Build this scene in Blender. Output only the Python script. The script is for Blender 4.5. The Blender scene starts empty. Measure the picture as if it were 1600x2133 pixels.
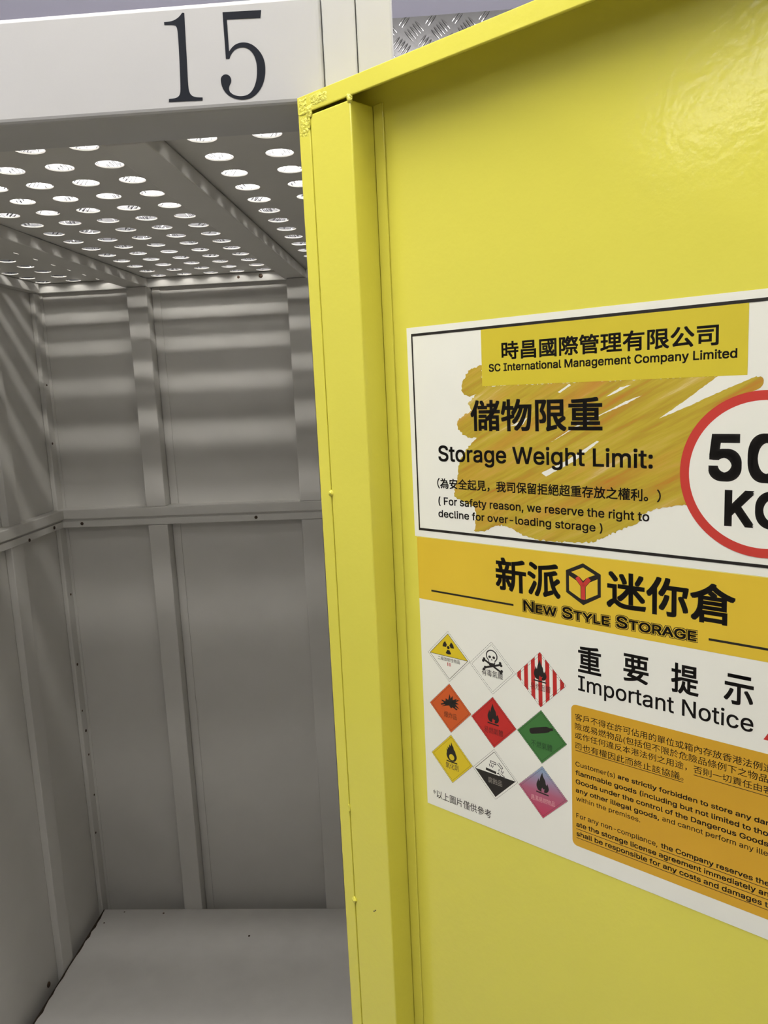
import bpy, bmesh, math, random, os
import numpy as np
from mathutils import Vector, Matrix
from mathutils.geometry import delaunay_2d_cdt, interpolate_bezier, tessellate_polygon

random.seed(7)
S = bpy.context.scene
COL = S.collection
H = 1.75                                   # height of the camera above the room floor

# ------------------------------------------------------------------ camera
def cam_matrix(yaw, pitch, roll, loc):
    f = Vector((math.sin(yaw) * math.cos(pitch), math.cos(yaw) * math.cos(pitch), math.sin(pitch)))
    r = f.cross(Vector((0, 0, 1))).normalized()
    u = r.cross(f)
    r2 = r * math.cos(roll) + u * math.sin(roll)
    u2 = -r * math.sin(roll) + u * math.cos(roll)
    m = Matrix((r2, u2, -f)).transposed().to_4x4()
    m.translation = loc
    return m

cam_data = bpy.data.cameras.new('camera')
cam = bpy.data.objects.new('camera', cam_data)
COL.objects.link(cam)
cam_data.sensor_fit = 'VERTICAL'
cam_data.sensor_height = 32.0
cam_data.lens = 1643.64 / 2133.0 * 32.0
cam_data.clip_start = 0.02
cam.matrix_world = cam_matrix(-0.0667618758, -0.157407518, -0.0472251629, Vector((0, 0, H)))
S.camera = cam

# ------------------------------------------------------------------ world, exposure, lamp strengths
W = bpy.data.worlds.new('world')
S.world = W
W.use_nodes = True
W.node_tree.nodes['Background'].inputs[0].default_value = (0.55, 0.56, 0.6, 1)
W.node_tree.nodes['Background'].inputs[1].default_value = 0.02
S.view_settings.view_transform = 'Standard'
S.view_settings.look = 'None'
S.view_settings.gamma = 1.0
S.view_settings.use_curve_mapping = False
S.view_settings.exposure = 0.0
LAMP_BACK = 130.0                            # tube row above the lockers
LAMP_FRONT = 26.0                           # tube row over the opposite side of the aisle
LAMP_ADDED = 13.0                             # unseen ceiling panels over the aisle, added to light the door from above
LAMP_COL = (1.0, 0.965, 0.91)
S.cycles.max_bounces = 10
S.cycles.diffuse_bounces = 6
S.cycles.sample_clamp_indirect = 6.0

# ------------------------------------------------------------------ helpers
def lin(*c):
    return tuple(((v / 255) / 12.92 if v / 255 <= 0.04045 else ((v / 255 + 0.055) / 1.055) ** 2.4) for v in c)

def material(name, color, rough=0.5, metal=0.0, spec=0.5, bump=None, mottle=None, emit=None):
    m = bpy.data.materials.new(name)
    m.use_nodes = True
    nt = m.node_tree
    b = nt.nodes['Principled BSDF']
    b.inputs['Base Color'].default_value = (*color, 1)
    b.inputs['Roughness'].default_value = rough
    b.inputs['Metallic'].default_value = metal
    b.inputs['Specular IOR Level'].default_value = spec
    tc = nt.nodes.new('ShaderNodeTexCoord')
    if mottle:                              # (scale, amount)
        n = nt.nodes.new('ShaderNodeTexNoise')
        n.inputs['Scale'].default_value = mottle[0]
        n.inputs['Detail'].default_value = 4
        nt.links.new(tc.outputs['Object'], n.inputs['Vector'])
        r = nt.nodes.new('ShaderNodeValToRGB')
        r.color_ramp.elements[0].position = 0.35
        r.color_ramp.elements[1].position = 0.7
        lo = tuple(v * (1 - mottle[1]) for v in color)
        r.color_ramp.elements[0].color = (*lo, 1)
        r.color_ramp.elements[1].color = (*color, 1)
        nt.links.new(n.outputs['Fac'], r.inputs['Fac'])
        nt.links.new(r.outputs['Color'], b.inputs['Base Color'])
    if bump:                                # (scale, strength, distance)
        n = nt.nodes.new('ShaderNodeTexNoise')
        n.inputs['Scale'].default_value = bump[0]
        n.inputs['Detail'].default_value = 3
        nt.links.new(tc.outputs['Object'], n.inputs['Vector'])
        bp = nt.nodes.new('ShaderNodeBump')
        bp.inputs['Strength'].default_value = bump[1]
        bp.inputs['Distance'].default_value = bump[2]
        nt.links.new(n.outputs['Fac'], bp.inputs['Height'])
        nt.links.new(bp.outputs['Normal'], b.inputs['Normal'])
    if emit:
        b.inputs['Emission Color'].default_value = (*LAMP_COL, 1)
        b.inputs['Emission Strength'].default_value = emit
    return m

M = {}
M['header'] = material('cool_white_enamel', (0.43, 0.428, 0.43), 0.38, bump=(60, 0.06, 0.004), mottle=(9, 0.03))
M['white'] = material('white_enamel', (0.46, 0.458, 0.447), 0.38, bump=(60, 0.06, 0.004), mottle=(9, 0.03))
M['inner'] = material('grey_white_enamel', (0.56, 0.548, 0.515), 0.40, bump=(40, 0.08, 0.004), mottle=(7, 0.05))
M['deck'] = material('locker_floor_enamel', (0.64, 0.625, 0.605), 0.42, bump=(50, 0.08, 0.003), mottle=(11, 0.07))
M['yellow'] = material('yellow_enamel', (0.77, 0.715, 0.10), 0.15, bump=(120, 0.07, 0.004), mottle=(3, 0.03))
M['yellow_drip'] = material('yellow_enamel_thick', (0.77, 0.715, 0.10), 0.12, bump=(300, 0.7, 0.004))
M['black_vinyl'] = material('black_vinyl', lin(26, 29, 37), 0.6, spec=0.12)
M['alu'] = material('aluminium_tread', (0.23, 0.23, 0.24), 0.18, metal=1.0, bump=(120, 0.05, 0.002))
M['room_wall'] = material('lilac_grey_wall', lin(100, 99, 112), 0.8, mottle=(2, 0.04))
M['ceiling'] = material('ceiling_paint', (0.72, 0.72, 0.72), 0.85, mottle=(3, 0.04))
M['floor'] = material('grey_floor_paint', lin(188, 186, 182), 0.5, mottle=(6, 0.1))
M['rust'] = material('rusty_bolt', lin(84, 66, 52), 0.6, metal=0.4, mottle=(200, 0.4))
M['grime'] = material('brown_grime', lin(58, 44, 30), 0.8, mottle=(120, 0.5))
M['lamp'] = material('lamp_back_glow', (1, 1, 1), 0.4, emit=LAMP_BACK)
M['lamp3'] = material('added_panel_glow', (1, 1, 1), 0.4, emit=LAMP_ADDED)
M['lamp2'] = material('lamp_front_glow', (1, 1, 1), 0.4, emit=LAMP_FRONT)
M['paper'] = material('white_paper', (0.885, 0.885, 0.785), 0.42, mottle=(14, 0.025))
M['ink'] = material('black_ink', lin(33, 29, 24), 0.45)
M['ink_grey'] = material('dark_grey_ink', lin(70, 64, 54), 0.5)
M['banner'] = material('mustard_ink', lin(214, 196, 52), 0.42, mottle=(20, 0.04))
M['band'] = material('golden_ink', lin(228, 194, 55), 0.42, mottle=(16, 0.04))
M['amber'] = material('amber_ink', lin(218, 168, 40), 0.42, mottle=(12, 0.08))
M['red'] = material('red_ink', lin(200, 62, 52), 0.42)
M['red_dark'] = material('signal_red_ink', lin(192, 42, 36), 0.42)
M['orange'] = material('orange_ink', lin(206, 92, 36), 0.42)
M['green'] = material('green_ink', lin(62, 118, 56), 0.42)
M['lemon'] = material('lemon_ink', lin(222, 196, 36), 0.42)
M['pale_ink'] = material('pale_pink_ink', lin(222, 168, 170), 0.45)
M['pale_grey'] = material('pale_grey_ink', lin(150, 144, 132), 0.45)
M['maroon_ink'] = material('maroon_ink', lin(96, 30, 26), 0.45)
M['brown_ink'] = material('brown_ink', lin(96, 52, 26), 0.45)
M['green_ink'] = material('dark_green_ink', lin(32, 66, 34), 0.45)
M['chip'] = material('bare_steel_chip', lin(45, 42, 34), 0.6)

def gradient_ink():
    m = bpy.data.materials.new('blue_to_magenta_ink')
    m.use_nodes = True
    nt = m.node_tree
    b = nt.nodes['Principled BSDF']
    b.inputs['Roughness'].default_value = 0.42
    tc = nt.nodes.new('ShaderNodeTexCoord')
    sx = nt.nodes.new('ShaderNodeSeparateXYZ')
    r = nt.nodes.new('ShaderNodeValToRGB')
    e = r.color_ramp.elements
    e[0].position = 0.1
    e[0].color = (*lin(190, 60, 92), 1)
    e[1].position = 0.9
    e[1].color = (*lin(140, 160, 186), 1)
    k = e.new(0.5)
    k.color = (*lin(174, 96, 120), 1)
    nt.links.new(tc.outputs['Generated'], sx.inputs[0])
    nt.links.new(sx.outputs['Z'], r.inputs['Fac'])
    nt.links.new(r.outputs['Color'], b.inputs['Base Color'])
    return m
M['gradient'] = gradient_ink()

def brush_ink():
    """ochre watercolour brush marks: noise stretched along the stroke (in the sheet's own directions)"""
    m = bpy.data.materials.new('ochre_watercolour')
    m.use_nodes = True
    nt = m.node_tree
    b = nt.nodes['Principled BSDF']
    b.inputs['Roughness'].default_value = 0.45
    tc = nt.nodes.new('ShaderNodeTexCoord')
    mp = nt.nodes.new('ShaderNodeMapping')
    mp.vector_type = 'TEXTURE'
    # x along the door sheet, z up: turn about the door's normal
    mp.inputs['Rotation'].default_value = (0, math.radians(-27), DOOR_ANGLE)
    mp.inputs['Scale'].default_value = (1.0, 0.14, 0.075)
    n = nt.nodes.new('ShaderNodeTexNoise')
    n.inputs['Scale'].default_value = 9
    n.inputs['Detail'].default_value = 5
    n.inputs['Roughness'].default_value = 0.6
    n2 = nt.nodes.new('ShaderNodeTexNoise')
    n2.inputs['Scale'].default_value = 4.5
    n2.inputs['Detail'].default_value = 3
    r = nt.nodes.new('ShaderNodeValToRGB')
    e = r.color_ramp.elements
    e[0].position = 0.30
    e[0].color = (*lin(190, 128, 42), 1)
    e[1].position = 0.76
    e[1].color = (*lin(232, 222, 170), 1)
    for p, c in ((0.42, (180, 152, 44)), (0.52, (190, 168, 48)), (0.62, (200, 174, 72))):
        k = e.new(p)
        k.color = (*lin(*c), 1)
    mix = nt.nodes.new('ShaderNodeMix')
    mix.data_type = 'RGBA'
    mix.inputs[7].default_value = (*lin(196, 128, 50), 1)
    r2 = nt.nodes.new('ShaderNodeValToRGB')
    r2.color_ramp.elements[0].position = 0.50
    r2.color_ramp.elements[1].position = 0.72
    r2.color_ramp.elements[1].color = (0.75, 0.75, 0.75, 1)
    nt.links.new(tc.outputs['Object'], mp.inputs['Vector'])
    nt.links.new(mp.outputs['Vector'], n.inputs['Vector'])
    nt.links.new(mp.outputs['Vector'], n2.inputs['Vector'])
    nt.links.new(n.outputs['Fac'], r.inputs['Fac'])
    nt.links.new(n2.outputs['Fac'], r2.inputs['Fac'])
    nt.links.new(r2.outputs['Color'], mix.inputs[0])
    nt.links.new(r.outputs['Color'], mix.inputs[6])
    nt.links.new(mix.outputs[2], b.inputs['Base Color'])
    return m

# --- world coordinates: the camera stands over (0,0); z given relative to the camera height
def P(x, y, z):
    return Vector((x, y, z + H))

def wloc(o):
    v = Vector(o.location)
    while o.parent:
        o = o.parent
        v += Vector(o.location)
    return v

def link(name, verts, faces, mat, parent=None, origin=None, smooth=False, kind=None):
    """one mesh object from world-space vertices; its origin sits at `origin` (or at its parent's)"""
    if origin is None:
        origin = wloc(parent) if parent else Vector((0, 0, 0))
    me = bpy.data.meshes.new(name)
    me.from_pydata([tuple(Vector(v) - origin) for v in verts], [], faces)
    me.validate()
    me.materials.append(mat)
    if smooth:
        for p in me.polygons:
            p.use_smooth = True
    o = bpy.data.objects.new(name, me)
    COL.objects.link(o)
    if parent:
        o.parent = parent
        o.location = origin - wloc(parent)
    else:
        o.location = origin
    if kind:
        o['kind'] = kind
    return o

def tag(o, label, cat=None, group=None):
    o['label'] = label
    if cat:
        o['category'] = cat
    if group:
        o['group'] = group
    return o

def empty(name, loc):
    o = bpy.data.objects.new(name, None)
    o.empty_display_size = 0.1
    COL.objects.link(o)
    o.location = loc
    return o

class Mesh:
    def __init__(s):
        s.v = []
        s.f = []
    def add(s, verts, faces):
        k = len(s.v)
        s.v += [Vector(v) for v in verts]
        s.f += [tuple(i + k for i in f) for f in faces]
        return s
    def box(s, x0, x1, y0, y1, z0, z1, bev=0.0, xf=None, seg=2):
        """box given by its extents; xf maps the local point to world (default: P)"""
        bm = bmesh.new()
        bmesh.ops.create_cube(bm, size=1)
        for v in bm.verts:
            v.co = Vector((x0 + (v.co.x + .5) * (x1 - x0), y0 + (v.co.y + .5) * (y1 - y0), z0 + (v.co.z + .5) * (z1 - z0)))
        if bev:
            bmesh.ops.bevel(bm, geom=list(bm.edges), offset=bev, segments=seg, affect='EDGES', profile=0.5)
        bm.normal_update()
        xf = xf or P
        bm.verts.index_update()
        vs = [xf(*v.co) for v in bm.verts]
        fs = [tuple(v.index for v in f.verts) for f in bm.faces]
        bm.free()
        return s.add(vs, fs)
    def cyl(s, a, b, r, n=10):
        a, b = Vector(a), Vector(b)
        d = (b - a).normalized()
        u = d.orthogonal().normalized()
        w = d.cross(u)
        vs, fs = [], []
        for c in (a, b):
            for i in range(n):
                t = 2 * math.pi * i / n
                vs.append(c + u * r * math.cos(t) + w * r * math.sin(t))
        for i in range(n):
            j = (i + 1) % n
            fs.append((i, j, n + j, n + i))
        fs.append(tuple(range(n))[::-1])
        fs.append(tuple(range(n, 2 * n)))
        return s.add(vs, fs)
    def make(s, name, mat, parent=None, origin=None, smooth=False, kind=None):
        return link(name, s.v, s.f, mat, parent, origin, smooth, kind)

# ------------------------------------------------------------------ the room
RX0, RX1, RY0, RY1, ZF, ZC = -3.2, 2.6, -2.2, 2.46, -H, 1.55
Mesh().box(RX0, RX1, RY0, RY1, ZF - .06, ZF).make('floor', M['floor'], kind='structure')
Mesh().box(RX0, RX1, RY0, RY1, ZC, ZC + .06).make('ceiling', M['ceiling'], kind='structure')
Mesh().box(RX0, RX1, RY1, RY1 + .08, ZF, ZC).make('wall_back', M['room_wall'], kind='structure')
Mesh().box(RX0, RX1, RY0 - .08, RY0, ZF, ZC).make('wall_front', M['room_wall'], kind='structure')
Mesh().box(RX0 - .08, RX0, RY0, RY1, ZF, ZC).make('wall_left', M['room_wall'], kind='structure')
Mesh().box(RX1, RX1 + .08, RY0, RY1, ZF, ZC).make('wall_right', M['room_wall'], kind='structure')

# ------------------------------------------------------------------ fluorescent tubes hung from the ceiling
def tube_light(x0, x1, y, z, mat, label, grp):
    r = empty('tube_light', P((x0 + x1) / 2, y, z))
    tag(r, label, 'lamp', grp)
    Mesh().box(x0, x1, y - .017, y + .017, z + .024, z + .06, .004).make('housing', M['ceiling'], r)
    Mesh().cyl(P(x0 + .03, y, z), P(x1 - .03, y, z), .014, 10).make('tube', mat, r, smooth=False)
    for x in (x0, x1 - .03):
        Mesh().box(x, x + .03, y - .016, y + .016, z - .018, z + .022, .003).make('end_socket', M['ceiling'], r)
    for x in (x0 + .2, x1 - .2):
        Mesh().cyl(P(x, y, z + .06), P(x, y, ZC), .004, 6).make('hanger_rod', M['alu'], r)
for i in range(4):
    tube_light(-2.5 + 1.2 * i, -1.31 + 1.2 * i, 1.371, .916, M['lamp'],
               'fluorescent tube hung above the lockers, out of the frame', 'tubes above the lockers')
for i in range(3):
    tube_light(-2.28 + 1.2 * i, -1.09 + 1.2 * i, -.70, .92, M['lamp2'],
               'fluorescent tube hung over the far side of the aisle, behind the camera', 'tubes above the aisle')
for i in range(3):  # unseen wide panels, added for steep soft light on the door and lip shadow
    x0, x1, y = -2.2 + 1.25 * i, -1.0 + 1.25 * i, .32
    pl = empty('added_panel_light', P((x0 + x1) / 2, y, ZC))
    tag(pl, 'added flat light panel on the ceiling over the aisle, unseen above the camera', 'lamp', 'added ceiling light panels')
    fr = Mesh()
    for q in ((x0, x1, y - .3, y - .28), (x0, x1, y + .28, y + .3), (x0, x0 + .02, y - .28, y + .28), (x1 - .02, x1, y - .28, y + .28)):
        fr.box(*q, ZC - .035, ZC)
    fr.make('frame', M['ceiling'], pl)
    Mesh().box(x0 + .02, x1 - .02, y - .28, y + .28, ZC - .03, ZC - .004).make('diffuser', M['lamp3'], pl)

# ------------------------------------------------------------------ storage locker 15
XL, XR, YF, YB, Z0, ZR = -1.134, -.104, .917, 2.291, -1.6176, .336
ZW = -1.70                                  # walls run on below the raised floor sheet
locker = empty('storage_locker', P(XL, YF, ZF))
tag(locker, 'open white steel storage locker numbered 15 with perforated roof and yellow door', 'locker')

deck = Mesh().box(XL + .022, XR - .021, YF + .002, 2.246, Z0 - .03, Z0, .002).make('floor_panel', M['deck'], locker)
Mesh().box(XL, XR, YF + .01, YF + .05, ZF, Z0 - .031, .002).make('plinth', M['white'], locker)
header = Mesh().box(XL + .036, XR, YF, YF + .098, .310, .4193, .0055, seg=3).make('header_panel', M['header'], locker)
header['label'] = 'white header panel numbered 15'
Mesh().box(XR + .0008, -.0672, YF, YF + .04, ZF, .50, .0018).make('post', M['white'], locker)
Mesh().box(XL, XL + .035, YF, YF + .04, ZF, .50, .0018).make('post', M['white'], locker)

# numerals cut from black vinyl
ONE = [(-275.7, 402.3), (-268.0, 402.5), (-263.0, 403.9), (-258.3, 406.6), (-255.0, 410.2), (-252.7, 410.0), (-253.3, 388.1), (-253.9, 362.7), (-254.8, 335.8), (-254.0, 329.5), (-251.4, 325.7), (-246.8, 323.9), (-239.7, 323.3), (-240.0, 320.2), (-277.7, 321.2), (-277.4, 324.2), (-270.4, 324.4), (-266.2, 326.0), (-264.3, 329.0), (-263.5, 333.9), (-262.6, 351.0), (-261.8, 371.8), (-261.5, 387.5), (-261.7, 394.8), (-263.1, 397.9), (-266.3, 399.1), (-275.6, 399.6)]
FIVE = [(-210.6, 407.6), (-168.3, 406.7), (-169.7, 399.0), (-206.5, 400.1), (-206.5, 367.9), (-202.8, 372.1), (-198.2, 375.0), (-191.2, 376.3), (-183.4, 374.8), (-177.1, 370.7), (-171.6, 364.3), (-168.4, 356.8), (-167.7, 348.2), (-169.1, 338.5), (-172.7, 330.2), (-178.5, 323.2), (-186.2, 318.8), (-195.0, 317.9), (-203.5, 319.4), (-211.3, 323.6), (-216.7, 330.7), (-218.3, 339.4), (-217.1, 343.0), (-214.2, 345.0), (-210.9, 345.1), (-207.7, 343.4), (-206.2, 339.8), (-206.8, 336.2), (-208.9, 333.3), (-209.7, 330.3), (-209.0, 327.1), (-205.8, 324.2), (-201.3, 322.3), (-195.4, 321.5), (-188.6, 322.7), (-183.6, 326.7), (-179.8, 333.2), (-177.5, 341.6), (-176.9, 351.3), (-177.9, 358.6), (-180.8, 364.9), (-185.1, 369.4), (-190.9, 371.3), (-196.9, 370.9), (-202.1, 367.9), (-205.4, 363.7), (-206.6, 360.6), (-210.6, 360.9)]

def rounded(pts, corner=38, n=1):
    """cut corners softly: Chaikin everywhere except at sharp corners"""
    for _ in range(n):
        out = []
        L = len(pts)
        for i in range(L):
            a, b, c = Vector(pts[i - 1]), Vector(pts[i]), Vector(pts[(i + 1) % L])
            if (b - a).length and (c - b).length and math.degrees((b - a).angle(c - b)) > corner:
                out.append(tuple(b))
            else:
                out += [tuple(b.lerp(a, .25)), tuple(b.lerp(c, .25))]
        pts = out
    return pts

def triangulate(pts):
    return tessellate_polygon([[Vector((p[0], p[1], 0)) for p in pts]])

def solid(pts, xf, w0, w1):
    """prism on outline pts (metres, in a face's own plane) between depths w0 (back) and w1 (front)"""
    n = len(pts)
    m = Mesh()
    vs = [xf(p[0], p[1], w0) for p in pts] + [xf(p[0], p[1], w1) for p in pts]
    fs = []
    for t in triangulate(pts):
        fs.append(tuple(n + i for i in t))
    for i in range(n):
        j = (i + 1) % n
        fs.append((i, j, n + j, n + i))
    return m.add(vs, fs)

face_xf = lambda a, b, w: P(a, YF - w, b)
for nm, pts in (('numeral', ONE), ('numeral', FIVE)):
    o = solid(rounded([(a / 1e3, b / 1e3) for a, b in pts], 40, 2), face_xf, 0, .0004).make(nm, M['black_vinyl'], header)
    o['label'] = 'black serif numeral %s' % ('1' if pts is ONE else '5')

# back panel with its frame
back = Mesh().box(XL, XR, YB, YB + .002, ZW, ZR, 0).make('back_panel', M['inner'], locker)
PR = .044
for x0, x1 in ((-.849, -.791), (-.392, -.331)):
    for za, zb in ((ZW, -.371), (-.317, .3095)):
        Mesh().box(x0, x1, YB - PR, YB - .0002, za, zb, .002).make('rib', M['inner'], back)
for x0, x1 in ((-.789, -.766), (-.329, -.306), (XL + .004, XL + .022)):      # sheet laps beside the ribs
    for za, zb in ((ZW, -.371), (-.317, .3095)):
        Mesh().box(x0, x1, YB - .0035, YB - .0002, za, zb, .001).make('sheet_lap', M['inner'], back)

def bolt(p, d, r, parent):
    m = Mesh()
    bm = bmesh.new()
    bmesh.ops.create_uvsphere(bm, u_segments=10, v_segments=6, radius=r)
    bm.verts.index_update()
    d = Vector(d)
    m.add([p + v.co - d * (v.co.dot(d)) * .5 for v in bm.verts], [tuple(v.index for v in f.verts) for f in bm.faces])
    bm.free()
    return m.make('bolt', M['rust'], parent, smooth=True)

upper = Mesh().box(XL, XR, YB - .047, YB, -.3445, -.317, .002).make('rail', M['inner'], locker)
Mesh().box(XL, XR, YB - .040, YB, -.351, -.344).make('rail_web', M['inner'], locker)
lower = Mesh().box(XL, XR, YB - .0445, YB, -.370, -.3505, .002).make('rail', M['inner'], locker)
toprail = Mesh().box(XL, XR, YB - .016, YB, .310, ZR - .0005, .002).make('rail', M['inner'], locker)
for x in (-1.048, -.525):
    bolt(P(x, YB - .045, -.359), (0, -1, 0), .005, lower)
for x, r in ((-.468, .006), (-.532, .004)):
    bolt(P(x, YB - .0162, .324), (0, -1, 0), r, toprail)

# left side panel
left = Mesh().box(XL - .002, XL, YF + .04, YB, ZW, ZR).make('side_panel', M['inner'], locker)
Mesh().box(XL, XL + .014, YB - .040, YB - .0005, ZW, .3095, .003).make('corner_angle', M['inner'], left)
for ya, yb in ((1.967, 2.027), (1.44, 1.50)):
    for za, zb in ((ZW, -.371), (-.317, .3095)):
        Mesh().box(XL + .0002, XL + .020, ya, yb, za, zb, .002).make('rib', M['inner'], left)
lr1 = Mesh().box(XL, XL + .034, YF + .04, YB - .046, -.3445, -.317, .002).make('rail', M['inner'], locker)
lr2 = Mesh().box(XL, XL + .028, YF + .04, YB - .039, -.370, -.3505, .002).make('rail', M['inner'], locker)
Mesh().box(XL, XL + .027, YF + .1, YB - .028, .310, ZR - .0005, .002).make('rail', M['inner'], locker)
Mesh().box(XL, XL + .023, YF + .04, YB - .033, -.351, -.344).make('rail_web', M['inner'], locker)
bolt(P(XL + .0285, 2.19, -.359), (1, 0, 0), .005, lr2)
bolt(P(XL + .0285, 2.045, -.367), (1, 0, 0), .005, lr2)
rg = random.Random(11)
n = 60
ys = [YF + .06 + (2.244 - YF - .06) * i / n for i in range(n + 1)]
wd = [.0022 + .0035 * rg.random() + .004 * max(0, math.sin(i * .37)) * rg.random() for i in range(n + 1)]
gv = [P(XL + .0212, y, Z0 - .010) for y in ys] + [P(XL + .0214, y, Z0 + .0006) for y in ys] + [P(XL + .0225 + w_, y, Z0 + .0006) for y, w_ in zip(ys, wd)]
link('grime_line', gv, [(k * (n + 1) + i, k * (n + 1) + i + 1, (k + 1) * (n + 1) + i + 1, (k + 1) * (n + 1) + i) for k in (0, 1) for i in range(n)], M['grime'], deck)
for x, y in ((-1.04, 2.232), (-.91, 2.225), (-1.085, 2.18), (-.61, 2.12)):
    bolt(P(x, y, Z0 + .0002), (0, 0, 1), .0022 + .0014 * rg.random(), deck).name = 'rust_spot'
for z in (-.58, -.80, -.95, -1.02, -1.10, -1.24, -1.36, .05, -.12):
    bolt(P(XL + .0145, YB - .030 + .02 * rg.random(), z), (1, 0, 0), .003 + .002 * rg.random(), left).name = 'rust_spot'
bolt(P(XL + .001, 1.915, Z0 + .006), (1, 0, 0), .008, left).name = 'drain_hole'

# right side panel (behind the door)
right = Mesh().box(XR, XR + .002, YF + .041, YB, ZW, ZR).make('side_panel', M['inner'], locker)
for ya, yb in ((1.967, 2.027), (1.44, 1.50)):
    for za, zb in ((ZW, -.371), (-.317, .3095)):
        Mesh().box(XR - .020, XR - .0002, ya, yb, za, zb, .002).make('rib', M['inner'], right)
Mesh().box(XR - .028, XR, YF + .04, YB - .046, -.370, -.317, .002).make('rail', M['inner'], locker)
Mesh().box(XR - .027, XR, YF + .1, YB - .028, .310, ZR - .0005, .002).make('rail', M['inner'], locker)

# perforated roof: three sheets between two beams
def perforated(x0, x1, y0, y1, xs, ys, z, r, th):
    m = Mesh()
    xe = [x0] + [(a + b) / 2 for a, b in zip(xs, xs[1:])] + [x1]
    ye = [y0] + [(a + b) / 2 for a, b in zip(ys, ys[1:])] + [y1]
    n = 32
    for i, cx in enumerate(xs):
        for j, cy in enumerate(ys):
            ax, bx, ay, by = xe[i], xe[i + 1], ye[j], ye[j + 1]
            angs = sorted(set([2 * math.pi * k / n for k in range(n)] +
                              [math.atan2(v - cy, u - cx) % (2 * math.pi) for u in (ax, bx) for v in (ay, by)]))
            inner, outer = [], []
            for t in angs:
                c, s = math.cos(t), math.sin(t)
                k = min([((bx if c > 0 else ax) - cx) / c if abs(c) > 1e-9 else 9,
                         ((by if s > 0 else ay) - cy) / s if abs(s) > 1e-9 else 9])
                inner.append((cx + r * c, cy + r * s))
                outer.append((cx + k * c, cy + k * s))
            L = len(angs)
            vs = [P(a, b, z) for a, b in inner + outer] + [P(a, b, z + th) for a, b in inner + outer]
            fs = []
            for k in range(L):
                q = (k + 1) % L
                fs.append((k, L + k, L + q, q)[::-1])
                fs.append((2 * L + k, 3 * L + k, 3 * L + q, 2 * L + q))
                fs.append((k, q, 2 * L + q, 2 * L + k))
            m.add(vs, fs)
    return m
rows = [1.183 + .0884 * j for j in range(-1, 13)]
rows = [r for r in rows if r > YF + .12]
for x0, x1, xs in ((-.336, XR, [-.2915, -.204, -.1275]),
                   (-.797, -.337, [-.751 + .0745 * k for k in range(6)]),
                   (XL, -.798, [-1.084, -.996, -.909, -.835])):
    o = perforated(x0, x1, YF + .098, YB, xs, rows, ZR, .0202, .002).make('roof_panel', M['inner'], locker)
for x0, x1 in ((-.399, -.340), (-.855, -.796)):
    Mesh().box(x0, x1, YF + .098, YB - .001, .310, ZR - .0012, .002).make('roof_beam', M['inner'], locker)

# ------------------------------------------------------------------ the open yellow door
DOOR_ANGLE = -0.671101503
U = Vector((math.cos(DOOR_ANGLE), math.sin(DOOR_ANGLE), 0))
NV = Vector((-math.sin(DOOR_ANGLE), math.cos(DOOR_ANGLE), 0))       # away from the viewer
HINGE = Vector((-.1313, .8915, 0))
def Q(u, z, w=0.0):
    """door coordinates: u along the leaf, z relative to the camera height, w towards the viewer from the front lip"""
    v = HINGE + U * u - NV * w
    return Vector((v.x, v.y, z + H))
def QB(u, w, z):
    return Q(u, z, w)
DW, DT, DB = .92, .3067, -1.60
door = Mesh()
door.box(0, DW, -.0392, -.0360, DB, DT, .0006, QB)                       # sheet
door.box(0, .0018, -.0365, -.0004, DB, DT, .0004, QB)                    # returns
door.box(DW - .0018, DW, -.0365, -.0004, DB, DT, .0004, QB)
door.box(0, DW, -.0365, -.0004, DT - .0018, DT, .0004, QB)
door.box(0, DW, -.0365, -.0004, DB, DB + .0018, .0004, QB)
door.box(0, .0169, -.0022, 0, DB, DT - .0178, .0007, QB)                 # lips
door.box(DW - .0165, DW, -.0022, 0, DB, DT - .0178, .0007, QB)
door.box(0, DW, -.0022, .0004, DT - .0172, DT, .0007, QB)
door.box(.017, DW - .017, -.0022, 0, DB, DB + .0165, .0007, QB)
door = door.make('door', M['yellow'], locker)
door['label'] = 'yellow steel door swung open'
for u0, u1 in ((.0176, .0772), (DW - .0772, DW - .0176)):
    st = Mesh().box(u0, u1, -.0345, -.0002, DB + .018, DT - .0205, .0016, QB)
    st.make('stiffener', M['yellow'], door)
Mesh().box(.0770, .0905, -.0358, -.0338, DB + .018, DT - .0195, .0007, QB).make('flange', M['yellow'], door)
Mesh().box(DW - .0905, DW - .0770, -.0358, -.0338, DB + .018, DT - .0195, .0007, QB).make('flange', M['yellow'], door)

def weld(u, z, w, r, su=1.0, sz=1.0, sw=.6):
    bm = bmesh.new()
    bmesh.ops.create_icosphere(bm, subdivisions=3, radius=r)
    rr = random.Random(int(abs(u * 9000 + z * 7000)))
    ph = [rr.uniform(0, 6) for _ in range(3)]
    bm.verts.index_update()
    vs = []
    for v in bm.verts:
        k = 1 + .16 * math.sin(v.co.x / r * 3 + ph[0]) * math.sin(v.co.y / r * 3 + ph[1]) + .1 * math.sin(v.co.z / r * 5 + ph[2])
        c = v.co * k
        vs.append(Q(u + c.x * su, z + c.y * sz, w + c.z * sw))
    m = Mesh().add(vs, [tuple(v.index for v in f.verts) for f in bm.faces])
    bm.free()
    return m.make('weld_bead', M['yellow_drip'], door, smooth=True)
weld(.0175, .2885, 0, .0042, 1.0, 1.6)
weld(.0088, .2895, 0, .0015, 4.6, 1.0)
weld(.0755, .2880, -.001, .0042, 1.0, 1.5)
weld(.0165, .2780, 0, .0022, 1.0, 3.0)
weld(.0174, -.1164, 0, .0034, 1, 1.1, .8)
weld(.0174, -.6225, 0, .0034, 1, 1.1, .8)
weld(.0174, -.5010, 0, .0022, .8, 2.4, .4)
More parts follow.
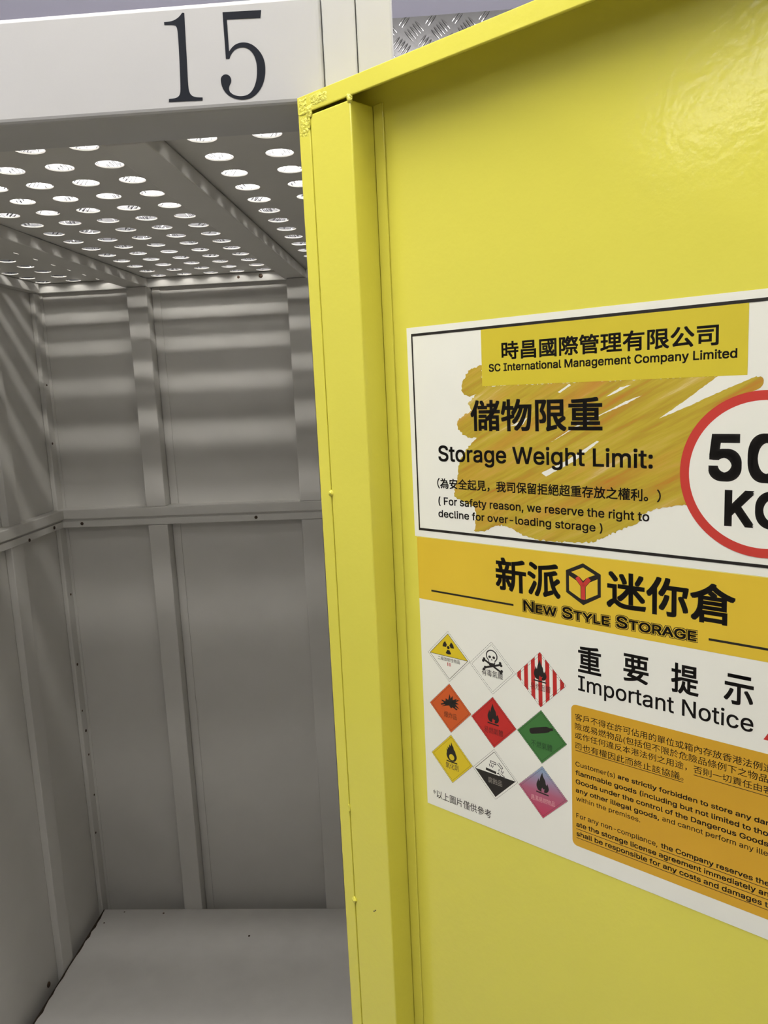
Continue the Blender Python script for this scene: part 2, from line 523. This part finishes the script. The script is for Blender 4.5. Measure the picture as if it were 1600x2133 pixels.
# thick runs of paint round the welded corner
for u0, u1, z0, z1, w in ((.0006, .0160, DT - .0165, DT - .0010, .0006), (.0160, .0480, DT - .0150, DT - .0012, .0006),
                          (.0006, .0160, DT - .0420, DT - .0190, .0003)):
    nu, nz = 14, 12
    vs, fs = [], []
    for i in range(nu + 1):
        for j in range(nz + 1):
            a, b = i / nu, j / nz
            e = min(a, 1 - a, b, 1 - b)
            vs.append(Q(u0 + (u1 - u0) * a, z0 + (z1 - z0) * b, w - .0006 + .0011 * min(1, e * 5) * (.25 + .9 * random.random())))
    for i in range(nu):
        for j in range(nz):
            k = i * (nz + 1) + j
            fs.append((k, k + nz + 1, k + nz + 2, k + 1))
    link('paint_run', vs, fs, M['yellow_drip'], door, smooth=True)
solid([(.0478, -.6240), (.0500, -.6236), (.0508, -.6224), (.0524, -.6205), (.0532, -.6210), (.0520, -.6226), (.0506, -.6238), (.0494, -.6248)],
      lambda a, b, w: Q(a, b, w - .0002), 0, .0002).make('paint_chip', M['chip'], door)

# neighbouring post and the tread plate beyond
Mesh().box(-.0664, -.0285, YF + .001, YF + .041, ZF, .50, .0018).make('frame_post', M['white'])
tag(bpy.data.objects['frame_post'], 'square white steel post right of the header, partly behind the yellow door', 'post')

def tread_plate(x0, x1, z0, z1, y):
    m = Mesh()
    m.box(x0, x1, y, y + .003, z0, z1)
    a = .075
    prof = [(-1, 0), (-.82, .55), (-.45, .9), (0, 1), (.45, .9), (.82, .55), (1, 0)]
    nx, nz = int((x1 - x0) / a) + 1, int((z1 - z0) / a) + 1
    for i in range(-1, nx + 1):
        for j in range(-1, nz + 1):
            for k in (0, 1):
                cx, cz = x0 + (i + .5 * k) * a, z1 - (j + .5 * k) * a
                ang = math.radians(50 if k == 0 else 130)
                d = Vector((math.cos(ang), 0, math.sin(ang)))
                n = Vector((-d.z, 0, d.x))
                for b in range(5):
                    c = Vector((cx, 0, cz)) + n * (b - 2) * .0098
                    if not (x0 + .012 < c.x < x1 - .012 and z0 + .012 < c.z < z1 - .004):
                        continue
                    L, wd, hh = .0185, .0032, .0026
                    vs, fs = [], []
                    for t, s in prof:
                        for q, hq in ((-1, 0), (-.55, .8), (.55, .8), (1, 0)):
                            p = c + d * t * L + n * q * wd * s
                            vs.append(P(p.x, y - hh * hq * s, min(p.z, z1)))
                    for t in range(len(prof) - 1):
                        for q in range(3):
                            e = t * 4 + q
                            fs.append((e, e + 1, e + 5, e + 4))
                    m.add(vs, fs)
    return m
tp = tread_plate(-2.6, 1.7, .30, 1.027, 2.425).make('tread_plate', M['alu'], origin=P(0, 2.425, .30), smooth=False)
tag(tp, 'patterned aluminium tread plate on the wall behind the lockers', 'metal plate')

# ------------------------------------------------------------------ the two notices on the door panel
SW = -.0360                                 # the panel's face
def R(u, z, w=0.0):                         # millimetres on the panel, w mm out of it
    return Q(u / 1e3, z / 1e3, SW + w / 1e3)

def font(path):
    try:
        return bpy.data.fonts.load(os.path.join(bpy.utils.resource_path('LOCAL'), 'datafiles', 'fonts', path))
    except Exception:
        return None
INTER = font('Inter.woff2')

def glyphs(text, fnt=None, smallcaps=None, res=3):
    """flat letter shapes: outlines of the type, filled by winding number so overlapping contours stay solid"""
    c = bpy.data.curves.new('lettering', 'FONT')
    c.body = text
    if fnt:
        c.font = fnt
    if smallcaps:
        c.small_caps_scale = smallcaps
        for i, ch in enumerate(text):
            if ch.islower():
                c.body_format[i].use_small_caps = True
    o = bpy.data.objects.new('lettering', c)
    COL.objects.link(o)
    dg = bpy.context.evaluated_depsgraph_get()
    dg.update()
    cu = o.evaluated_get(dg).to_curve(dg)
    loops = []
    for sp in cu.splines:
        pts = []
        bp = sp.bezier_points
        n = len(bp)
        for i in range(n):
            p, q = bp[i], bp[(i + 1) % n]
            straight = (p.handle_right - p.co).cross(q.co - p.co).length < 1e-7 and (q.handle_left - q.co).cross(q.co - p.co).length < 1e-7
            pts += [p.co] if straight else interpolate_bezier(p.co, p.handle_right, q.handle_left, q.co, res + 1)[:-1]
        pts = [(v.x, v.y) for v in pts]
        loop = [p for i, p in enumerate(pts) if abs(p[0] - pts[i - 1][0]) + abs(p[1] - pts[i - 1][1]) > 1e-6]
        if len(loop) > 2:
            loops.append(loop)
    o.to_curve_clear()
    bpy.data.objects.remove(o)
    bpy.data.curves.remove(c)
    # group contours whose x-ranges overlap (one letter at a time)
    loops.sort(key=lambda l: min(p[0] for p in l))
    groups, right = [], -1e9
    for l in loops:
        lo, hi = min(p[0] for p in l), max(p[0] for p in l)
        if lo > right:
            groups.append([])
        groups[-1].append(l)
        right = max(right, hi)
    vs, fs = [], []
    for g in groups:
        pv, pe = [], []
        for l in g:
            k = len(pv)
            pv += [Vector(p) for p in l]
            pe += [(k + i, k + (i + 1) % len(l)) for i in range(len(l))]
        ov, _, of = delaunay_2d_cdt(pv, pe, [], 0, 1e-7)[:3]
        tri = [f for f in of if len(f) == 3]
        if not tri:
            continue
        P3 = np.array([[ov[i][:] for i in f] for f in tri])
        ce = P3.mean(axis=1)
        A_ = np.array([pv[e[0]][:] for e in pe])
        B_ = np.array([pv[e[1]][:] for e in pe])
        side = (B_[:, 0] - A_[:, 0]) * (ce[:, None, 1] - A_[:, 1]) - (ce[:, None, 0] - A_[:, 0]) * (B_[:, 1] - A_[:, 1])
        up = (A_[:, 1] <= ce[:, None, 1]) & (B_[:, 1] > ce[:, None, 1]) & (side > 0)
        dn = (A_[:, 1] > ce[:, None, 1]) & (B_[:, 1] <= ce[:, None, 1]) & (side < 0)
        wind = up.sum(axis=1) - dn.sum(axis=1)
        k = len(vs)
        vs += [Vector(v) for v in ov]
        fs += [tuple(i + k for i in f) for f, w_ in zip(tri, wind) if w_ != 0]
    return vs, fs

def cap_height(fnt):
    vs, _ = glyphs('H', fnt)
    return min(v.y for v in vs), max(v.y for v in vs)
CAPS = {}
# typeface and stroke gain (share of the letter height added on every side)
STYLE = {'B': (INTER, .034), 'M': (INTER, .026), 'R': (INTER, .013), 'X': (INTER, .044),
         'C': (None, .003), 'CM': (None, .019), 'CB': (None, .024), 'S': (INTER, .0)}
def lettering(text, style, u0, z0, u1, z1, h, mat, parent, w=.5, name='lettering', gain=None, smallcaps=None):
    """letters set to a measured width, baseline and height; heavier weights are the same letters
    struck several times, each a hair to the side"""
    fnt, g = STYLE[style]
    g = g if gain is None else gain
    vs, fs = glyphs(text, fnt, smallcaps, 5 if h > 12 else 3)
    x0, x1 = min(v.x for v in vs), max(v.x for v in vs)
    if style[0] == 'C':
        y0, y1 = (-.075, .845) if len(text) > 1 else (min(v.y for v in vs), max(v.y for v in vs))
    else:
        if style not in CAPS:
            CAPS[style] = cap_height(fnt)
        y0, y1 = CAPS[style]
    zz = (z0 + z1) / 2
    d = g * h
    m = Mesh()
    shifts = [(i * d, j * d) for i in (-1, 0, 1) for j in (-1, 0, 1) if i or j] if d else [(0, 0)]
    for du, dz in shifts:
        m.add([R(u0 + d + (v.x - x0) / (x1 - x0) * (u1 - u0 - 2 * d) + du, zz + d + (v.y - y0) / (y1 - y0) * (h - 2 * d) + dz, w) for v in vs], fs)
    return m.make(name, mat, parent)

def flat(pts, mat, parent, w, name):
    """a printed flat area on the sheet"""
    return link(name, [R(p[0], p[1], w) for p in pts], [tuple(t) for t in triangulate(pts)], mat, parent)

def quad(u0, u1, z0, z1, mat, parent, w, name):
    return link(name, [R(u0, z0, w), R(u1, z0, w), R(u1, z1, w), R(u0, z1, w)], [(0, 1, 2, 3)], mat, parent)

def sheet(name, u0, u1, z0, z1, th=.3):
    m = Mesh().box(u0 / 1e3, u1 / 1e3, SW + .00005, SW + th / 1e3, z0 / 1e3, z1 / 1e3, 0, QB)
    return m.make(name, M['paper'], origin=R((u0 + u1) / 2, z0))

def strokes(lines, width, cap=0):
    """thick line segments as quads (mm)"""
    vs, fs = [], []
    for a, b in lines:
        a, b = Vector(a), Vector(b)
        d = (b - a).normalized()
        n = Vector((-d.y, d.x)) * width / 2
        k = len(vs)
        vs += [a - n - d * cap, b - n + d * cap, b + n + d * cap, a + n - d * cap]
        fs.append((k, k + 1, k + 2, k + 3))
    return vs, fs

def pmesh(vs, fs, mat, parent, w, name):
    return link(name, [R(v[0], v[1], w) for v in vs], fs, mat, parent)

# --- notice with the weight limit
n1 = sheet('weight_limit_notice', 108.5, 554, -163.2, 59.6)
tag(n1, 'white Storage Weight Limit notice with ochre brush marks and red ring on yellow door', 'notice')
M['brush'] = brush_ink()
BRUSH = [(177.3, -2.1), (185.8, 11.3), (197.2, 15.2), (203.4, 16.2), (203.6, -4.2), (221.1, -4.4), (289.1, -4.0), (376.2, -3.9), (431.2, -3.6), (460.7, -5.5), (465.0, -9.0), (461.0, -15.8), (452, -19), (446, -34), (436, -48), (428, -62), (422, -82), (423, -98), (427, -108), (405.9, -108.8), (387.2, -113.0), (368.7, -118.3), (366.7, -126.7), (347.4, -136.6), (329.6, -144.6), (320.4, -150.8), (272.2, -153.3), (251.8, -151.8), (236.1, -145.2), (217.2, -140.9), (200.1, -150.7), (188.6, -150.5), (192.1, -133.4), (188.6, -124.9), (178.0, -122.3), (163.4, -115.9), (171.1, -91.1), (170.7, -81.8), (183.0, -65.0), (194.8, -55.5), (180.5, -54.4), (169.3, -43.9), (174.0, -34.5), (190.1, -27.8), (184.6, -20.7), (196.3, -11.6), (184.9, -13.8), (177.9, -9.0)]
def ragged(pts, amp, step=2.2, seed=3):
    rr = random.Random(seed)
    out = []
    for i in range(len(pts)):
        a, b = Vector(pts[i]), Vector(pts[(i + 1) % len(pts)])
        n = max(1, int((b - a).length / step))
        d = (b - a).normalized()
        for k in range(n):
            p = a.lerp(b, k / n)
            q = Vector((-d.y, d.x)) * rr.uniform(-amp, amp)
            out.append((p.x + q.x, p.y + q.y))
    return out
br = flat(ragged(rounded(BRUSH, 75, 1), 1.0, 1.6), M['brush'], n1, .42, 'brush_mark')
br['label'] = 'ochre watercolour brush mark'
WS = [[(278.7, -58.7), (300.3, -47.2), (334.4, -31.9), (353.7, -24.3), (368.2, -17.1), (352.7, -22.2), (330.0, -32.9), (302.7, -44.1)],
      [(268.3, -87.7), (297.7, -73.8), (325.5, -56.5), (327.7, -57.5), (302.4, -75.8), (273.2, -91.0)],
      [(233.3, -44.0), (254.2, -35.3), (249.0, -41.8)],
      [(334.4, -17.8), (347.4, -10.2), (357.9, -8.2), (340.9, -16.0)],
      [(286.6, -12.3), (298.4, -5.4), (300.3, -6.5), (288.9, -13.5)],
      [(382.5, -37.4), (401.9, -24.3), (431.2, -3.2), (450.4, -3.2), (462.7, -4.1), (436.7, -14.5), (407.6, -27.2)]]
for k, w in enumerate(WS):
    flat(ragged(w, .25, 2, k), M['paper'], br, .45, 'streak')
fl, ff = strokes([((115.5, -155.2), (115.5, 51.8)), ((547, -155.2), (547, 51.8))], 1.9, .95)
f2, g2 = strokes([((115.5, 51.8), (547, 51.8)), ((115.5, -154.8), (547, -154.8))], 2.6, .95)
k = len(fl)
pmesh(fl + f2, ff + [tuple(i + k for i in f) for f in g2], M['ink'], n1, .50, 'border_line')
bn = quad(203.2, 452.5, -4.2, 50.4, M['banner'], n1, .46, 'heading_banner')
bn['label'] = 'mustard banner with company heading'
lettering('時昌國際管理有限公司', 'CB', 226.6, 20.1, 430.2, 20.1, 17.2, M['ink'], bn)
lettering('SC International Management Company Limited', 'B', 211.5, 8.9, 444.6, 9.9, 7.4, M['ink'], bn)
lettering('儲物限重', 'CB', 187.9, -48.6, 331.0, -48.0, 30.9, M['ink'], n1)
lettering('Storage Weight Limit:', 'M', 145.2, -80.3, 377.2, -79.6, 16.5, M['ink'], n1)
lettering('（為安全起見，我司保留拒絕超重存放之權利。）', 'CM', 142.3, -109.2, 384.5, -108.2, 10.9, M['ink'], n1)
lettering('( For safety reason, we reserve the right to', 'M', 143.1, -126.4, 374.4, -125.9, 8.2, M['ink'], n1)
lettering('decline for over-loading storage )', 'M', 142.5, -139.8, 330.7, -139.4, 7.8, M['ink'], n1)
# ring with the weight
CU, CZ = 466.6, -82.2
def ringmesh(cu, cz, r0, r1, n=96):
    vs = [(cu + r * math.cos(2 * math.pi * i / n), cz + r * math.sin(2 * math.pi * i / n)) for r in (r0, r1) for i in range(n)]
    return vs, [(i, (i + 1) % n, n + (i + 1) % n, n + i) for i in range(n)]
disc = flat([(CU + 60 * math.cos(2 * math.pi * i / 72), CZ + 60 * math.sin(2 * math.pi * i / 72)) for i in range(72)], M['paper'], n1, .47, 'ring_disc')
vs, fs = ringmesh(CU, CZ, 58.4, 66.0)
pmesh(vs, fs, M['red'], disc, .52, 'red_ring')
lettering('5', 'X', 423.9, -87.9, 449.9, -87.9, 37.9, M['ink'], disc, w=.53)
lettering('0', 'X', 454.2, -87.9, 482.2, -87.9, 37.9, M['ink'], disc, w=.53)
lettering('K', 'X', 437.3, -124.6, 460.0, -124.6, 29.6, M['ink'], disc, w=.53)
lettering('G', 'X', 460.8, -124.6, 487.5, -124.6, 29.6, M['ink'], disc, w=.53)

# --- notice with the hazard placards
n2 = sheet('hazard_notice', 111.2, 556, -477.8, -163.7, .4)
tag(n2, 'white Important Notice poster with nine hazard diamonds under the weight limit notice', 'notice')
hd = quad(111.2, 556, -233.4, -163.7, M['band'], n2, .46, 'header_band')
hd['label'] = 'golden header band'
lettering('新派', 'CB', 213.4, -209.2, 287.4, -209.2, 34.4, M['ink'], hd, w=.52)
lettering('迷你倉', 'CB', 334.3, -208.4, 447.9, -208.4, 34.4, M['ink'], hd, w=.52)
for seg in (((128.8, -222.3), (234.0, -222.5)), ((426.7, -222.6), (532, -222.6))):
    vs, fs = strokes([seg], 2.0)
    pmesh(vs, fs, M['ink'], hd, .52, 'rule_line')
for d, mt, w in ((1.45, 'ink', .50), (.95, 'band', .53), (.35, 'ink', .56)):
    lettering('New Style Storage', 'S', 246.0 - d, -226.2 - d, 416.2 + d, -226.2 - d, 10.4 + 2 * d, M[mt], hd, w=w, gain=d / (10.4 + 2 * d), smallcaps=.78)
# cube emblem: dark hexagonal frame, light faces, red letter
hexo = [(311.0, -170.6), (328.8, -179.2), (328.8, -200.6), (311.0, -210.8), (293.2, -200.6), (293.2, -179.2)]
cc = Vector((311.0, -190.6))
emblem = flat(hexo, M['ink'], hd, .50, 'emblem')
def inset(pts, c, k):
    c = Vector(c)
    return [tuple(c.lerp(Vector(p), k)) for p in pts]
flat([(311.0, -174.6), (323.2, -180.3), (319.2, -182.0), (314.0, -184.6), (311.0, -187.6), (308.0, -184.6), (302.8, -182.0), (298.8, -180.3)], M['band'], emblem, .53, 'emblem_face')
flat([(296.4, -184.0), (304.2, -188.0), (308.4, -193.0), (308.4, -205.0), (296.4, -198.6)], M['band'], emblem, .53, 'emblem_face')
flat([(325.6, -184.0), (317.8, -188.0), (313.6, -193.0), (313.6, -205.0), (325.6, -198.6)], M['band'], emblem, .53, 'emblem_face')
vs, fs = strokes([((304.6, -184.6), (311.0, -192.4)), ((317.4, -184.6), (311.0, -192.4)), ((311.0, -191.6), (311.0, -205.4))], 4.0)
pmesh(vs, fs, M['red'], emblem, .56, 'emblem_letter')
for ch, a, b, zb, h in (('重', 305.0, 328.9, -277.2, 26.9), ('要', 350.8, 374.7, -275.7, 26.3), ('提', 395.1, 419.1, -276.2, 27.4), ('示', 439.9, 463.6, -275.1, 26.2)):
    lettering(ch, 'CM', a, zb, b, zb, h, M['ink'], n2)
lettering('Important Notice', 'R', 304.9, -296.2, 464.1, -295.8, 15.2, M['ink'], n2)
lettering('*以上圖片僅供參考', 'C', 120.3, -467.2, 200.0, -466.2, 9.8, M['ink_grey'], n2)
tri = flat([(472.1, -299.6), (520, -299.6), (496, -257)], M['red_dark'], n2, .46, 'warning_triangle')
# amber panel of small print
def round_rect(u0, u1, z0, z1, r, n=6):
    out = []
    for cu, cz, a in ((u1 - r, z1 - r, 0), (u0 + r, z1 - r, 90), (u0 + r, z0 + r, 180), (u1 - r, z0 + r, 270)):
        for i in range(n + 1):
            t = math.radians(a + 90 * i / n)
            out.append((cu + r * math.cos(t), cz + r * math.sin(t)))
    return out
pn = flat(round_rect(297.3, 548, -459.2, -311.4, 5.5), M['amber'], n2, .46, 'text_panel')
pn['label'] = 'amber panel of small print'
for t, s, u0, z0, u1, z1, h in [
    ('客戶不得在許可佔用的單位或箱內存放香港法例違', 'C', 301.3, -327.6, 480.4, -326.8, 7.3),
    ('險或易燃物品(包括但不限於危險品條例下之物品', 'C', 301.2, -337.1, 476.6, -336.3, 7.2),
    ('或作任何違反本港法例之用途，否則一切責任由客', 'C', 301.1, -346.6, 480.9, -345.4, 6.9),
    ('司也有權因此而終止該協議。', 'C', 301.0, -357.0, 407.1, -356.6, 7.2),
    ('Customer(s)', 'R', 301.4, -374.6, 342.5, -374.4, 4.8),
    ('are strictly forbidden to store any dan', 'B', 345.2, -374.2, 479.7, -373.9, 4.7),
    ('flammable goods (including but not limited to thos', 'B', 301.3, -384.0, 482.1, -383.5, 4.9),
    ('Goods under the control of the Dangerous Goods', 'B', 301.4, -393.4, 478.5, -392.6, 4.9),
    ('any other illegal goods,', 'B', 301.4, -402.2, 385.4, -401.8, 4.8),
    ('and cannot perform any ille', 'R', 388.3, -401.8, 478.4, -401.3, 4.8),
    ('within the premises.', 'R', 301.7, -410.8, 367.5, -410.6, 4.7),
    ('For any non-compliance,', 'R', 301.8, -429.0, 384.0, -428.7, 5.0),
    ('the Company reserves the', 'B', 387.3, -428.8, 480.4, -428.4, 5.0),
    ('ate the storage license agreement immediately an', 'B', 301.7, -438.5, 480.2, -438.0, 5.1),
    ('shall be responsible for any costs and damages t', 'B', 301.9, -448.2, 479.7, -448.2, 5.1)]:
    lettering(t, s, u0, z0, u1, z1, h, M['ink'], pn)
for u0, u1, z in ((301.4, 407.1, -358.2), (415.9, 480, -348.2), (386.9, 480, -430.9), (301.7, 480, -440.8), (301.9, 480, -450.3)):
    quad(u0, u1, z - .28, z + .28, M['ink'], pn, .50, 'underline')

# hazard placards (square cards standing on a corner)
HD = 28.6
def dashes(c, r, n, wd):
    lines = []
    pts = [(c[0], c[1] + r), (c[0] + r, c[1]), (c[0], c[1] - r), (c[0] - r, c[1])]
    for i in range(4):
        a, b = Vector(pts[i]), Vector(pts[(i + 1) % 4])
        for k in range(n):
            lines.append((tuple(a.lerp(b, (k + .1) / n)), tuple(a.lerp(b, (k + .66) / n))))
    return strokes(lines, wd)
def diamond(c, r):
    return [(c[0], c[1] + r), (c[0] + r, c[1]), (c[0], c[1] - r), (c[0] - r, c[1])]
FLAME = [(-.20, -.02), (-.25, .10), (-.24, .22), (-.19, .33), (-.17, .42), (-.13, .31), (-.11, .38), (-.08, .50), (0, .68), (.02, .55), (.07, .46), (.12, .38), (.13, .27), (.16, .22), (.20, .30), (.23, .20), (.26, .10), (.22, .0), (.15, -.06), (.06, -.07), (.06, .0), (.09, .06), (.02, .05), (-.01, .10), (-.05, .03), (-.04, -.07), (-.12, -.06)]
def place(pts, c, k=HD, dx=0, dy=0, s=1):
    return [(c[0] + (p[0] * s + dx) * k, c[1] + (p[1] * s + dy) * k) for p in pts]
def circle(x, y, r, n=20, ry=None):
    return [(x + r * math.cos(2 * math.pi * i / n), y + (ry or r) * math.sin(2 * math.pi * i / n)) for i in range(n)]
def segs(lines, c, wd, mat, parent, w, name):
    vs, fs = strokes([(place([a], c)[0], place([b], c)[0]) for a, b in lines], wd * HD)
    return pmesh(vs, fs, mat, parent, w, name)

def flame(c, parent, dx=0, dy=.02, s=1.0):
    f = flat(place(rounded(FLAME, 50, 1), c, dx=dx, dy=dy, s=s), M['ink'], parent, .52, 'flame_symbol')
    segs([((-.26 * s + dx, -.11 * s + dy), (.24 * s + dx, -.13 * s + dy))], c, .05, M['ink'], parent, .52, 'ground_line')

def placard(c, mat, caption, lab, cap_mat='ink', cz=-.36, ch=.17, cw=.62, dash='ink', dash_r=(1.0, .9)):
    p = flat(diamond(c, HD * .985), mat, n2, .45, 'hazard_placard')
    p['label'] = lab
    for r in dash_r:
        vs, fs = dashes(c, HD * r, 22, .42)
        pmesh(vs, fs, M[dash], p, .49, 'dashed_edge')
    if caption:
        lettering(caption, 'C', c[0] - cw / 2 * HD, c[1] + cz * HD, c[0] + cw / 2 * HD, c[1] + cz * HD, ch * HD, M[cap_mat], p, w=.54, name='caption', gain=0)
    return p
C9 = [(149.4, -293.6), (206.0, -294.9), (263.4, -294.8), (149.0, -353.0), (205.9, -354.8), (263.8, -355.0), (148.8, -412.7), (206.1, -413.4), (264.1, -414.8)]
# radioactive
c = C9[0]
p = placard(c, M['paper'], '二級放射性物品', 'radioactive hazard diamond, yellow top half', cz=-.20, ch=.15, cw=1.05, dash_r=(1.0,))
flat([(c[0], c[1] + HD * .9), (c[0] + HD * .9, c[1]), (c[0] - HD * .9, c[1])], M['lemon'], p, .48, 'yellow_half')
segs([((0, .9), (.9, 0)), ((.9, 0), (0, -.9)), ((0, -.9), (-.9, 0)), ((-.9, 0), (0, .9)), ((-.9, 0), (.9, 0))], c, .016, M['ink'], p, .51, 'outline')
for a0 in (30, 150, 270):
    vs = []
    for r in (.10, .27):
        vs += [(r * math.cos(math.radians(a0 - 29 + 58 * i / 8)), r * math.sin(math.radians(a0 - 29 + 58 * i / 8))) for i in (range(9) if r < .2 else reversed(range(9)))]
    flat(place(vs, c, dy=.36), M['ink'], p, .52, 'trefoil_blade')
flat(place(circle(0, .36, .065), c), M['ink'], p, .52, 'trefoil_hub')
segs([((-.05, -.38), (-.05, -.24)), ((.05, -.38), (.05, -.24))], c, .035, M['red_dark'], p, .52, 'numeral_strokes')
# toxic
c = C9[1]
p = placard(c, M['paper'], '有毒氣體', 'skull and crossbones hazard diamond', cz=-.34, ch=.26, cw=.92)
segs([((-.34, .27), (.36, -.06)), ((-.34, -.04), (.36, .20))], c, .075, M['ink'], p, .50, 'crossed_bones')
for x, y in ((-.34, .30), (-.38, .22), (-.36, -.10), (-.30, -.02), (.38, -.10), (.42, -.03), (.40, .18), (.36, .26)):
    flat(place(circle(x, y, .055, 12), c), M['ink'], p, .50, 'bone_end')
sk = [(-.15, .22), (-.14, .30), (-.23, .38), (-.26, .50), (-.22, .63), (-.12, .71), (0, .74), (.12, .71), (.22, .63), (.26, .50), (.23, .38), (.14, .30), (.15, .22), (.07, .14), (-.07, .14)]
s1 = flat(place(rounded(sk, 70, 1), c, dy=-.03), M['ink'], p, .51, 'skull')
flat(place(rounded(sk, 70, 1), c, s=.82, dy=.055), M['paper'], p, .53, 'skull_face')
for x in (-.09, .09):
    flat(place(circle(x, .42, .06, 14, .05), c), M['ink'], p, .55, 'eye_socket')
flat(place([(-.035, .30), (0, .37), (.035, .30)], c), M['ink'], p, .55, 'nose_hole')
flat(place([(-.16, .16), (-.08, .20), (.08, .20), (.16, .16), (.09, .07), (0, .04), (-.09, .07)], c), M['ink'], p, .55, 'skull_jaw')  # jaw of the skull, printed in black ink
# flammable solid
c = C9[2]
p = placard(c, M['paper'], '易燃固體', 'red and white striped flame diamond', cap_mat='maroon_ink', cz=-.40, ch=.24, cw=.80)
for k in range(-3, 4):
    x = k * .285
    hw = .078
    a, b = 1 - abs(x - hw), 1 - abs(x + hw)
    xa, xb = max(-1, x - hw), min(1, x + hw)
    pts = [(xa, 1 - abs(xa)), (xb, 1 - abs(xb)), (xb, -(1 - abs(xb))), (xa, -(1 - abs(xa)))]
    if k == 0:
        pts = [(xa, 1 - hw), (0, 1), (xb, 1 - hw), (xb, hw - 1), (0, -1), (xa, hw - 1)]
    flat(place(pts, c), M['red_dark'], p, .48, 'red_stripe')
flame(c, p, dy=.06, s=1.0)
# explosive
c = C9[3]
p = placard(c, M['orange'], '爆炸品', 'orange explosive hazard diamond', cap_mat='brown_ink', cz=-.42, ch=.25, cw=.62)
burst = [(-.46, .12), (-.30, .18), (-.36, .30), (-.22, .27), (-.20, .40), (-.08, .36), (.0, .62), (.04, .44), (.14, .58), (.14, .40), (.34, .50), (.26, .36), (.44, .30), (.26, .26), (.46, .10), (.24, .16), (.30, .02), (.14, .12), (.04, .04), (-.04, .14), (-.18, .10), (-.42, .02), (-.22, .14)]
flat(place(burst, c, dy=-.04), M['ink'], p, .52, 'blast_symbol')
segs([((-.44, .06), (.20, .30)), ((-.40, .24), (.34, .02)), ((.02, .20), (.42, .42))], c, .05, M['ink'], p, .53, 'flying_debris')
# flammable gas
c = C9[4]
p = placard(c, M['red_dark'], '易燃氣體', 'solid red flame diamond', cap_mat='maroon_ink', cz=-.46, ch=.25, cw=.84)
flame(c, p, dy=.06, s=1.0)
# non-flammable gas
c = C9[5]
p = placard(c, M['green'], '不燃氣體', 'green gas cylinder diamond', cap_mat='green_ink', cz=-.44, ch=.25, cw=.84)
cyl = [(-.50, .14), (-.52, .20), (-.52, .28), (-.46, .34), (.20, .42), (.28, .40), (.34, .36), (.46, .37), (.46, .28), (.34, .27), (.26, .20), (-.42, .12)]
tilt = math.radians(12)
cyl = [(x * math.cos(tilt) - (y - .26) * math.sin(tilt), .26 + x * math.sin(tilt) + (y - .26) * math.cos(tilt)) for x, y in cyl]
flat(place(rounded(cyl, 60, 1), c, dx=.02, dy=-.02), M['ink'], p, .52, 'cylinder_symbol')
# oxidiser
c = C9[6]
p = placard(c, M['lemon'], '氧化劑', 'yellow oxidiser diamond with flame over circle', cap_mat='ink_grey', cz=-.44, ch=.26, cw=.62)
ox = [(-.20, -.04), (-.26, .10), (-.22, .24), (-.24, .36), (-.18, .32), (-.18, .46), (-.11, .40), (-.10, .56), (-.03, .50), (0, .68), (.05, .54), (.10, .50), (.12, .38), (.18, .34), (.20, .24), (.26, .10), (.20, -.04), (.10, -.12), (-.10, -.12)]
flat(place(rounded(ox, 60, 1), c, dy=.02), M['ink'], p, .52, 'flame_symbol')
flat(place(circle(0, .07, .125), c), M['lemon'], p, .54, 'circle_hole')
segs([((-.26, -.13), (.26, -.13))], c, .05, M['ink'], p, .53, 'ground_line')
# corrosive
c = C9[7]
p = placard(c, M['paper'], None, 'white and black corrosive diamond', dash_r=(1.0,))
flat([(c[0] - HD * .9, c[1]), (c[0], c[1] - HD * .9), (c[0] + HD * .9, c[1])], M['ink'], p, .48, 'black_half')
segs([((0, .9), (.9, 0)), ((-.9, 0), (0, .9))], c, .018, M['ink'], p, .50, 'outline')
lettering('腐蝕品', 'C', c[0] - .31 * HD, c[1] - .40 * HD, c[0] + .31 * HD, c[1] - .40 * HD, .24 * HD, M['pale_grey'], p, w=.54, name='caption', gain=0)
segs([((-.18, .50), (.06, .48)), ((-.18, .42), (.06, .40)), ((.06, .49), (.06, .39)), ((-.18, .51), (-.18, .41)), ((.12, .46), (.30, .30)), ((.18, .52), (.36, .36)), ((.36, .36), (.30, .30)),
      ((-.24, .36), (-.22, .26)), ((-.14, .36), (-.16, .26)), ((-.06, .34), (-.10, .24)), ((.20, .28), (.18, .18)), ((.30, .26), (.28, .16)), ((.38, .24), (.34, .14)),
      ((.14, .10), (.26, .02)), ((.26, .12), (.44, .02)), ((.20, .0), (.42, -.0)), ((.10, .06), (.20, .13))], c, .028, M['ink'], p, .52, 'spill_symbol')
segs([((-.40, .12), (.06, .08))], c, .10, M['ink'], p, .52, 'eaten_bar')
# dangerous when wet
c = C9[8]
p = placard(c, M['gradient'], '遇濕易燃物品', 'blue to magenta flame diamond', cap_mat='pale_ink', cz=-.40, ch=.20, cw=.98, dash='ink_grey')
flame(c, p, dy=.08, s=1.0)
